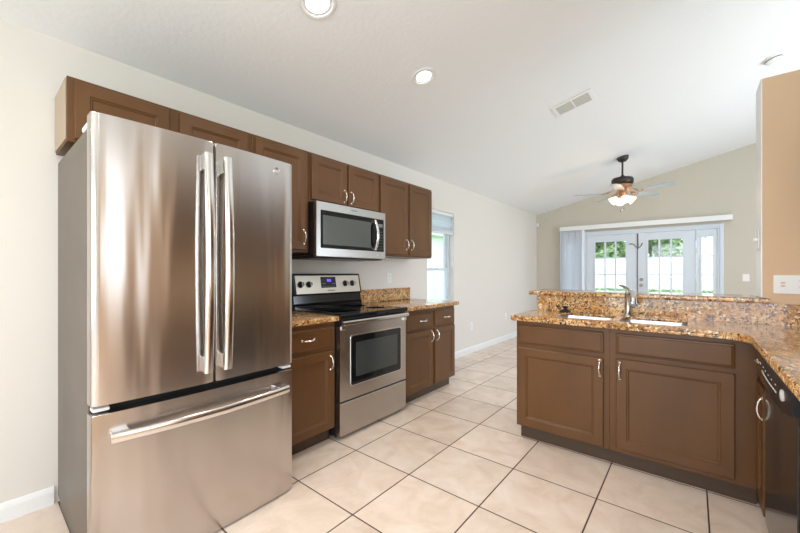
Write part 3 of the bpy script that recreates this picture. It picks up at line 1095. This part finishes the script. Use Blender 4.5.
# right hand run
SF = Face('-x', 2.866)
t = empty('base_cabinet', (3.15, 1.60, 0), 'narrow brown corner cabinet with one drawer and door beside the dishwasher', 'cabinet')
obj('body', bx(2.867, 3.49, 1.458, PYF - .001, .100, CTZ0 - .001, .0015), BROWN, t)
obj('toe_kick', bx(2.92, 3.49, 1.458, PYF - .001, 0, .100), KICK, t)
d = slab_front(SF, 1.475, 1.700, .700, .836, t, th=.016); pull(SF, 1.600, .790, False, d, d0=.016, ln=.08, out=.016)
d = panel_door(SF, 1.475, 1.700, .112, .674, t, rail=.045, th=.016); pull(SF, 1.512, .590, True, d, d0=.016, out=.016)
# dishwasher
WY0_, WY1_ = .820, 1.454
dwm = empty('dishwasher', (3.1, (WY0_ + WY1_) / 2, 0), 'glossy black dishwasher at the right edge beneath the granite counter', 'dishwasher')
obj('tub', bx(2.90, 3.46, WY0_ + .004, WY1_ - .004, .10, .858), BLACK, dwm)
obj('toe_panel', bx(2.915, 3.0, WY0_ + .004, WY1_ - .004, .0, .098), BLACK, dwm)
dwd = obj('door', bx(2.853, 2.899, WY0_ + .002, WY1_ - .002, .105, .772, .004), BGLOSS, dwm)
bm = bmesh.new()
N = 16
rows = []
prof = [(.735, -.0), (.742, .55), (.77, .85), (.81, 1.0), (.838, .9), (.848, .55)]
for z, w in prof:
    ring = []
    for i in range(N + 1):
        s = i / N
        y = WY0_ + .002 + (WY1_ - WY0_ - .004) * s
        b_ = (1 - (2 * s - 1) ** 2)
        zz = z if z > .80 else z + .03 - .045 * b_
        ring.append(bm.verts.new((2.850 - .010 * w - .008 * w * b_, y, zz)))
    rows.append(ring)
back = []
for z in (prof[0][0], prof[-1][0]):
    back.append([bm.verts.new((2.899, WY0_ + .002 + (WY1_ - WY0_ - .004) * i / N, z if z > .8 else z + .03 - .045 * (1 - (2 * i / N - 1) ** 2))) for i in range(N + 1)])
allr = [back[0]] + rows + [back[1]]
for r0, r1 in zip(allr, allr[1:]):
    for k in range(N):
        bm.faces.new([r0[k], r0[k + 1], r1[k + 1], r1[k]])
for k in range(N):
    bm.faces.new([back[1][k], back[1][k + 1], back[0][k + 1], back[0][k]])
bm.faces.new([r[0] for r in allr]); bm.faces.new([r[-1] for r in allr][::-1])
con = obj('console', bm, BLACK, dwm, True)
obj('trim_strip', bx(2.842, 2.90, WY0_ + .002, WY1_ - .002, .849, .854, .001), STEELH, dwm)
def con_x(y, w=1.0):
    s = (y - WY0_) / (WY1_ - WY0_)
    return 2.850 - .010 * w - .008 * w * (1 - (2 * s - 1) ** 2)
obj('dial', lathe(bmesh.new(), [(.019, -.004), (.019, .004), (.015, .006), (0, .006)], (con_x(.925), .925, .805), (-1, 0, 0), 20), SILVER, con, True)
for k in range(10):
    y = 1.03 + k * .038
    x = con_x(y)
    obj('button', box(bmesh.new(), x - .0012, x + .004, y, y + .024, .786, .790), SILVER, con)
    if k % 2 == 0:
        obj('button', box(bmesh.new(), x - .0012, x + .004, y, y + .014, .812, .815), SILVER, con)
t = empty('base_cabinet', (3.15, .36, 0), 'brown base cabinet added unseen at the counter end for the refrigerator reflection', 'cabinet')  # out of view, added for the refrigerator to reflect
obj('body', bx(2.867, 3.49, .02, .815, .100, CTZ0 - .001, .0015), BROWN, t)
obj('toe_kick', bx(2.92, 3.49, .02, .815, 0, .100), KICK, t)
d = slab_front(SF, .04, .71, .700, .836, t); pull(SF, .375, .768, False, d)
d = panel_door(SF, .04, .37, .112, .674, t); pull(SF, .34, .585, True, d)
d = panel_door(SF, .38, .71, .112, .674, t); pull(SF, .41, .585, True, d)

KU = Face('-x', 3.18)  # unseen cabinets added to shape streaks in the refrigerator reflection
for y0, y1, lab in ((.26, .98, 'brown two-door wall cabinet added unseen over the right counter for refrigerator reflections, nearer one'), (1.26, 2.20, 'brown two-door wall cabinet added unseen over the right counter for refrigerator reflections, by the partition')):
    t = empty('wall_cabinet', (3.34, (y0 + y1) / 2, 1.385), lab, 'cabinet')
    obj('body', bx(3.18, 3.498, y0, y1, 1.385, 2.147, .0015), BROWN, t)
    ym = (y0 + y1) / 2
    for a0, a1, h_ in ((y0 + .02, ym - .012, ym - .045), (ym + .012, y1 - .02, ym + .045)):
        d = panel_door(KU, a0, a1, 1.40, 2.128, t); pull(KU, h_, 1.50, True, d)

# L-shaped granite top with two basin openings
BASINS = [(1.835, 2.185, 1.825, 2.155), (2.235, 2.580, 1.825, 2.155)]
def top_layer(bm, z0, z1, grow, bev):
    out = [(1.572, 1.728), (1.590, 1.718), (2.70, 1.718)]
    for k in range(1, 7):
        a = R(90 * k / 6)
        out.append((2.70 + .125 * math.sin(a), 1.593 + .125 * math.cos(a)))
    out += [(2.825, .0), (3.497, .0), (3.497, 2.2495), (1.572, 2.2495)]
    cu = bpy.data.curves.new('c', 'CURVE')
    cu.dimensions = '2D'
    cu.fill_mode = 'BOTH'
    def spl(pts):
        s = cu.splines.new('POLY')
        s.points.add(len(pts) - 1)
        for i, p in enumerate(pts):
            s.points[i].co = (p[0], p[1], 0, 1)
        s.use_cyclic_u = True
    spl(out)
    if grow < .02:
        for b in BASINS:
            spl(rrect(b[0] - grow, b[1] + grow, b[2] - grow, b[3] + grow, .05, 6))
    else:
        spl(rrect(BASINS[0][0] - grow, BASINS[1][1] + grow, BASINS[0][2] - grow, BASINS[0][3] + grow, .05, 6))
    cu.extrude = (z1 - z0) / 2 - bev
    cu.bevel_depth = bev
    cu.bevel_resolution = 3
    cu.offset = -bev
    to = bpy.data.objects.new('c', cu)
    me = bpy.data.meshes.new_from_object(to)
    n0 = len(bm.verts)
    bm.from_mesh(me)
    bpy.data.objects.remove(to)
    bm.verts.ensure_lookup_table()
    bmesh.ops.translate(bm, verts=bm.verts[n0:], vec=(0, 0, (z0 + z1) / 2))
    return bm
def pen_top():
    bm = bmesh.new()
    top_layer(bm, .886, CTZ1, 0, .005)
    top_layer(bm, CTZ0, .8862, .028, .003)
    return bm
o = obj('countertop', pen_top(), GRANITE)
tag(o, 'L-shaped brown granite countertop of the sink peninsula', 'countertop')

# double undermount sink
sk = empty('sink', (2.21, 1.98, .68), 'stainless undermount double sink set in the granite peninsula', 'sink')
for (x0, x1, y0, y1), dep in zip(BASINS, (.18, .18)):
    bm = bmesh.new()
    rings = []
    zt = .8855
    for i, z, r in ((-.018, zt, .055), (.0, zt, .045), (.004, zt - .02, .045), (.012, zt - dep + .03, .045), (.03, zt - dep + .006, .04), (.05, zt - dep, .03)):
        rings.append([bm.verts.new((a, b, z)) for a, b in rrect(x0 + i, x1 - i, y0 + i, y1 - i, r, 6)])
    n = len(rings[0])
    for r0, r1 in zip(rings, rings[1:]):
        for k in range(n):
            bm.faces.new([r0[k], r0[(k + 1) % n], r1[(k + 1) % n], r1[k]])
    bm.faces.new(rings[-1])
    b = obj('basin', bm, SINKM, sk, True)
    obj('drain', lathe(bmesh.new(), [(.040, .001), (.040, .003), (.028, .003), (.024, .0012)], ((x0 + x1) / 2, (y0 + y1) / 2, zt - dep), 'z', 22), CHROME, b, True)

# faucet
FX, FYY = 2.248, 2.192
fc = empty('faucet', (FX, FYY, CTZ1), 'single-lever chrome sink faucet on the granite peninsula', 'faucet')
obj('body', lathe(bmesh.new(), [(.030, 0), (.030, .006), (.024, .012), (.021, .05), (.020, .14), (.023, .150), (.023, .165), (.015, .178), (0, .180)], (FX, FYY, CTZ1), 'z', 24), CHROME, fc, True)
bm = bmesh.new()
pts, rad = [], []
for i in range(15):
    s = i / 14
    an = math.pi * (.10 + .98 * s)
    pts.append((FX + .026 - .022 * math.cos(an), FYY - .13 * s - .005, CTZ1 + .105 + .072 * math.sin(an)))
    rad.append(.015 + .006 * max(0, s - .5) * 2)
pts = [(FX + .012, FYY - .004, CTZ1 + .085)] + pts
rad = [.014] + rad
tube(bm, pts, rad, 14)
obj('spout', bm, CHROME, fc, True)
bm = bmesh.new()
tube(bm, [(FX, FYY, CTZ1 + .176), (FX - .004, FYY - .004, CTZ1 + .195), (FX - .028, FYY - .02, CTZ1 + .214), (FX - .050, FYY - .035, CTZ1 + .220)], [.014, .013, .009, .006], 12)
obj('lever', bm, CHROME, fc, True)

# small black stopper behind the left basin
t = empty('sink_stopper', (1.83, 2.178, CTZ1), 'small black rubber sink stopper behind the left basin', 'stopper')
obj('flange', lathe(bmesh.new(), [(.040, 0), (.042, .006), (.036, .012), (.026, .018), (0, .018)], (1.83, 2.178, CTZ1), 'z', 24), RUBBER, t, True)
obj('knob', lathe(bmesh.new(), [(.012, .018), (.012, .032), (.022, .037), (.022, .046), (0, .050)], (1.83, 2.178, CTZ1), 'z', 16), RUBBER, t, True)

# granite upstand of the peninsula and the raised bar top
bm = bmesh.new()
box(bm, 1.600, 3.498, 2.229, 2.2495, CTZ1 + .0005, 1.0300)
o = obj('backsplash', bm, GRANITE)
tag(o, 'tall granite backsplash behind the sink below the bar top', 'backsplash')
o = obj('bar_top', slab_outline(bmesh.new(), [(1.535, 2.203), (2.957, 2.203), (2.957, 2.2475), (PX - .008, 2.2475), (PX - .008, 2.62), (1.535, 2.62)], 1.031, 1.064, .008), GRANITE, None, True)
tag(o, 'raised granite bar top along the half wall', 'bar top')

# ------------------------------------------------------------------ wall plates
def plate(F, a, z, label, w=.072, h=.115, kind='outlet', name=None, screws=True):
    nm = name or ('wall_outlet' if kind == 'outlet' else 'light_switch')
    p = F.P(a, 0, z)
    t = empty(nm, p, label, 'outlet' if kind == 'outlet' else 'switch')
    rplate(F, a - w / 2, a + w / 2, z - h / 2, z + h / 2, .006, .0006, .0062, 'cover_plate', PLASTIC, t, .0025)
    def duplex(ac):
        for s in (-1, 1):
            rplate(F, ac - .0165, ac + .0165, z + s * .020 - .0135, z + s * .020 + .0135, .008, .006, .008, 'socket', PLASTIC, t, .001)
            bm = bmesh.new()
            for q in (-.0065, .0065):
                F.box(bm, ac + q - .0012, ac + q + .0012, .0078, .0084, z + s * .020 - .001, z + s * .020 + .0085)
            F.box(bm, ac - .002, ac + .002, .0078, .0084, z + s * .020 - .009, z + s * .020 - .005)
            obj('slots', bm, DARKPRINT, t)
    if kind == 'outlet':
        duplex(a)
    elif kind == 'switch':
        F.box(b := bmesh.new(), a - .005, a + .005, .006, .016, z - .004, z + .012, .002)
        obj('toggle', b, PLASTIC, t)
    elif kind == 'combo':
        ac = a - w / 4
        rplate(F, ac - .0165, ac + .0165, z - .034, z + .034, .003, .006, .0075, 'rocker', PLASTIC, t, .001)
        b = bmesh.new()
        for s in (-.009, .009):
            F.box(b, ac - .009, ac + .009, .0074, .0092, z + s - .005, z + s + .005, .001)
        obj('test_button', b, mat('pink_button', (.72, .42, .36), .4), t)
        duplex(a + w / 4)
    return t
KF = Face('-y', PY0)
t = plate(KF, 3.052, 1.146, 'white double wall plate with buttons and outlet on the warm-lit wall', w=.150, h=.110, kind='combo', name='wall_outlet')
t['category'] = 'outlet'
LW = Face('+x', 0)
plate(LW, 2.17, 1.155, 'white wall outlet above the counter right of the range')
plate(LW, 4.075, .40, 'white outlet low on the left wall just past the window')
plate(LW, 5.37, .43, 'white outlet low on the left wall, farther one near the peninsula edge')
FW = Face('-y', YF)
plate(FW, 3.262, 1.135, 'white switch plate on the far wall right of the french doors', kind='switch', h=.115, w=.080)
t = empty('light_switch', (PX - .006, 2.36, 1.42), 'white double switch on the narrow end of the partition', 'switch')
EF = Face('-x', PX - .0065)
rplate(EF, 2.300, 2.420, 1.36, 1.48, .005, .0006, .006, 'cover_plate', PLASTIC, t, .002)
for a in (2.335, 2.385):
    obj('toggle', EF.box(bmesh.new(), a - .006, a + .006, .0055, .020, 1.412, 1.432, .002), PLASTIC, t)
t = empty('motion_sensor', (.03, YF - .03, 2.21), 'small white motion sensor high in the far corner', 'sensor')
obj('body', bx(.006, .052, YF - .040, YF - .001, 2.205, 2.275, .008), PLASTIC, t)
obj('lens', bx(.012, .046, YF - .0445, YF - .0395, 2.213, 2.238, .002), WHITE, t)

# ------------------------------------------------------------------ ceiling fittings
SLN = Vector((CS, 0, -1)).normalized()          # out of the ceiling, into the room
SLT = Vector((1, 0, CS)).normalized()
def on_ceil(x, y, d=0.0):
    return Vector((x, y, cz(x))) + SLN * d
CAN_LABELS = ['recessed ceiling light nearest the refrigerator, cut by the top of the picture', 'recessed ceiling light farther back above the range']
for i, (x, y) in enumerate(CANS):
    lab = CAN_LABELS[i] if i < 2 else 'recessed ceiling light added out of view to brighten the room'
    c = on_ceil(x, y)
    t = empty('recessed_light', c, lab, 'ceiling light', 'recessed ceiling lights')
    r0 = .104 if i == 0 else .094
    bm = bmesh.new()
    lathe(bm, [(r0 - .022, .0005), (r0, .0005), (r0, .004), (r0 - .006, .009), (r0 - .020, .008), (r0 - .024, .003)], c, SLN, 40)
    obj('trim_ring', bm, WHITE, t, True)
    obj('lens', lathe(bmesh.new(), [(0, .0008), (r0 - .024, .0008), (r0 - .024, .0028), (0, .0038)], c, SLN, 32), CANLENS, t, True)
    L = light('can_lamp', 'SPOT', c + SLN * .02, (0, 0, 0), CAN_W * 2.2, CAN_COL, spot_size=R(150), spot_blend=.6, shadow_soft_size=.06)
    L.rotation_euler = Vector(SLN).to_track_quat('-Z', 'Y').to_euler()

# air vent: a sloping grille
t = empty('air_vent', on_ceil(1.71, 2.925), 'white rectangular air supply vent in the sloped ceiling', 'vent')
V0, V1, W0, W1 = 1.535, 1.885, 2.800, 3.050
def cbox(bm, x0, x1, y0, y1, d0, d1):
    vs = [bm.verts.new(on_ceil(x, y, d)) for d in (d0, d1) for x, y in ((x0, y0), (x1, y0), (x1, y1), (x0, y1))]
    for q in ((0, 1, 2, 3), (7, 6, 5, 4), (0, 4, 5, 1), (1, 5, 6, 2), (2, 6, 7, 3), (3, 7, 4, 0)):
        bm.faces.new([vs[i] for i in q])
bm = bmesh.new()
for a in ((V0, V1, W0, W0 + .035), (V0, V1, W1 - .035, W1), (V0, V0 + .03, W0 + .035, W1 - .035), (V1 - .03, V1, W0 + .035, W1 - .035), ((V0 + V1) / 2 - .006, (V0 + V1) / 2 + .006, W0 + .035, W1 - .035)):
    cbox(bm, *a, .0005, .009)
obj('frame', bm, WHITE, t)
bm = bmesh.new()
cbox(bm, V0 + .02, V1 - .02, W0 + .03, W1 - .03, .0003, .0012)
obj('duct_opening', bm, mat('duct_grey', (.22, .20, .17), .7), t)
for (xa, xb) in ((V0 + .03, (V0 + V1) / 2 - .006), ((V0 + V1) / 2 + .006, V1 - .03)):
    bm = bmesh.new()
    k = W0 + .040
    while k < W1 - .045:
        vs = [on_ceil(xa, k, .0015), on_ceil(xb, k, .0015), on_ceil(xb, k + .012, .0075), on_ceil(xa, k + .012, .0075)]
        off = Vector((0, .0015, 0))
        A = [bm.verts.new(p) for p in vs]
        B = [bm.verts.new(p + off) for p in vs]
        for q in range(4):
            bm.faces.new([A[q], A[(q + 1) % 4], B[(q + 1) % 4], B[q]])
        bm.faces.new(A); bm.faces.new(B)
        k += .0165
    obj('louvers', bm, mat('vent_louver', (.62, .60, .55), .5), t)

# smoke detector
t = empty('smoke_detector', on_ceil(3.18, 3.93), 'round white smoke detector on the ceiling above the partition', 'smoke detector')
c = on_ceil(3.18, 3.93)
obj('base', lathe(bmesh.new(), [(0, .0005), (.072, .0005), (.074, .010), (.068, .014), (0, .014)], c, SLN, 32), PLASTIC, t, True)
obj('cover', lathe(bmesh.new(), [(.060, .013), (.060, .026), (.050, .036), (.022, .040), (0, .040)], c, SLN, 32), PLASTIC, t, True)
bm = bmesh.new()
lathe(bm, [(.0595, .016), (.0612, .016), (.0612, .023), (.0595, .023)], c, SLN, 32)
obj('vent_slot', bm, DARKPRINT, t)

# ceiling fan
FXc, FYc = 1.825, 5.20
ztop = cz(FXc)
fan = empty('ceiling_fan', (FXc, FYc, ztop), 'dark bronze five-blade ceiling fan with lit glass shades in the far room', 'ceiling fan')
obj('canopy', lathe(bmesh.new(), [(.075, .001), (.078, .012), (.066, .045), (.036, .070), (0, .072)], on_ceil(FXc, FYc), SLN, 28), DARKMET, fan, True)
obj('downrod', lathe(bmesh.new(), [(.013, -.05), (.013, -.295)], (FXc, FYc, ztop), 'z', 14), DARKMET, fan, True)
ZM = ztop - .295
obj('motor_housing', lathe(bmesh.new(), [(.020, .03), (.030, .015), (.060, .004), (.125, -.012), (.138, -.030), (.138, -.085), (.120, -.105), (.085, -.110), (0, -.110)], (FXc, FYc, ZM), 'z', 36), DARKMET, fan, True)
obj('motor_band', lathe(bmesh.new(), [(.100, -.108), (.122, -.112), (.124, -.128), (.090, -.140), (.052, -.150), (.045, -.200), (.050, -.225), (0, -.225)], (FXc, FYc, ZM), 'z', 36), COPPER, fan, True)
ZB = ZM - .220
for k in range(5):
    a = R(54 + 72 * k)
    u = Vector((math.cos(a), math.sin(a), 0)); v = Vector((-math.sin(a), math.cos(a), 0))
    c0 = Vector((FXc, FYc, ZB))
    pit = R(-9)
    def bp(r, w, h=0.0):
        return c0 + u * r + v * (w * math.cos(pit)) + Vector((0, 0, w * math.sin(pit) + h + max(0, .19 - r) * .75))
    bm = bmesh.new()
    outl = [(.20, -.050), (.28, -.058), (.45, -.066), (.58, -.068), (.625, -.055), (.645, -.025), (.648, 0), (.645, .025), (.625, .055), (.58, .068), (.45, .066), (.28, .058), (.20, .050)]
    A = [bm.verts.new(bp(r, w, 0)) for r, w in outl]
    B = [bm.verts.new(bp(r, w, .006)) for r, w in outl]
    bm.faces.new(A); bm.faces.new(B[::-1])
    for q in range(len(outl)):
        bm.faces.new([A[q], A[(q + 1) % len(outl)], B[(q + 1) % len(outl)], B[q]])
    bl = obj('blade', bm, BLADE, fan)
    bm = bmesh.new()
    outl = [(.095, -.018), (.15, -.014), (.19, -.030), (.25, -.036), (.27, -.020), (.275, 0), (.27, .020), (.25, .036), (.19, .030), (.15, .014), (.095, .018)]
    A = [bm.verts.new(bp(r, w, -.006)) for r, w in outl]
    B = [bm.verts.new(bp(r, w, -.0005)) for r, w in outl]
    bm.faces.new(A); bm.faces.new(B[::-1])
    for q in range(len(outl)):
        bm.faces.new([A[q], A[(q + 1) % len(outl)], B[(q + 1) % len(outl)], B[q]])
    obj('blade_bracket', bm, COPPER, bl)
ZL = ZM - .215
lk = obj('light_kit', lathe(bmesh.new(), [(.050, .002), (.055, -.020), (.042, -.045), (.058, -.062), (.050, -.078), (.020, -.090), (0, -.092)], (FXc, FYc, ZL), 'z', 28), COPPER, fan, True)
for k in range(4):
    a = R(22 + 90 * k)
    dirv = Vector((math.cos(a) * .80, math.sin(a) * .80, -.62)).normalized()
    p0 = Vector((FXc, FYc, ZL - .050)) + Vector((math.cos(a), math.sin(a), 0)) * .035
    ar = obj('lamp_arm', tube(bmesh.new(), [p0, p0 + dirv * .045], [.012, .016], 10), COPPER, fan, True)
    sb = p0 + dirv * .04
    obj('glass_shade', lathe(bmesh.new(), [(.020, 0), (.030, .012), (.044, .040), (.056, .075), (.060, .090), (.058, .090), (.054, .075), (.042, .040), (.028, .014), (.018, .002)], sb, dirv, 24), SHADE, fan, True)
    obj('bulb', lathe(bmesh.new(), [(0, .015), (.012, .018), (.024, .045), (.024, .060), (.014, .074), (0, .078)], sb, dirv, 16), BULB, fan, True)
light('fan_lamp', 'POINT', (FXc, FYc, ZL - .26), (0, 0, 0), FAN_W, WARM, shadow_soft_size=.08)
bm = bmesh.new()
tube(bm, [(FXc + .015, FYc, ZL - .085), (FXc + .015, FYc, ZL - .235)], .0012, 6)
lathe(bm, [(0, .0), (.008, -.006), (.008, -.020), (0, -.026)], (FXc + .015, FYc, ZL - .232), 'z', 12)
obj('pull_chain', bm, DARKMET, fan)
bm = bmesh.new()
tube(bm, [(FXc - .015, FYc - .01, ZL - .085), (FXc - .015, FYc - .01, ZL - .255)], .0012, 6)
lathe(bm, [(0, .0), (.010, -.008), (.010, -.024), (0, -.032)], (FXc - .015, FYc - .01, ZL - .252), 'z', 12)
obj('pull_chain', bm, DARKMET, fan)
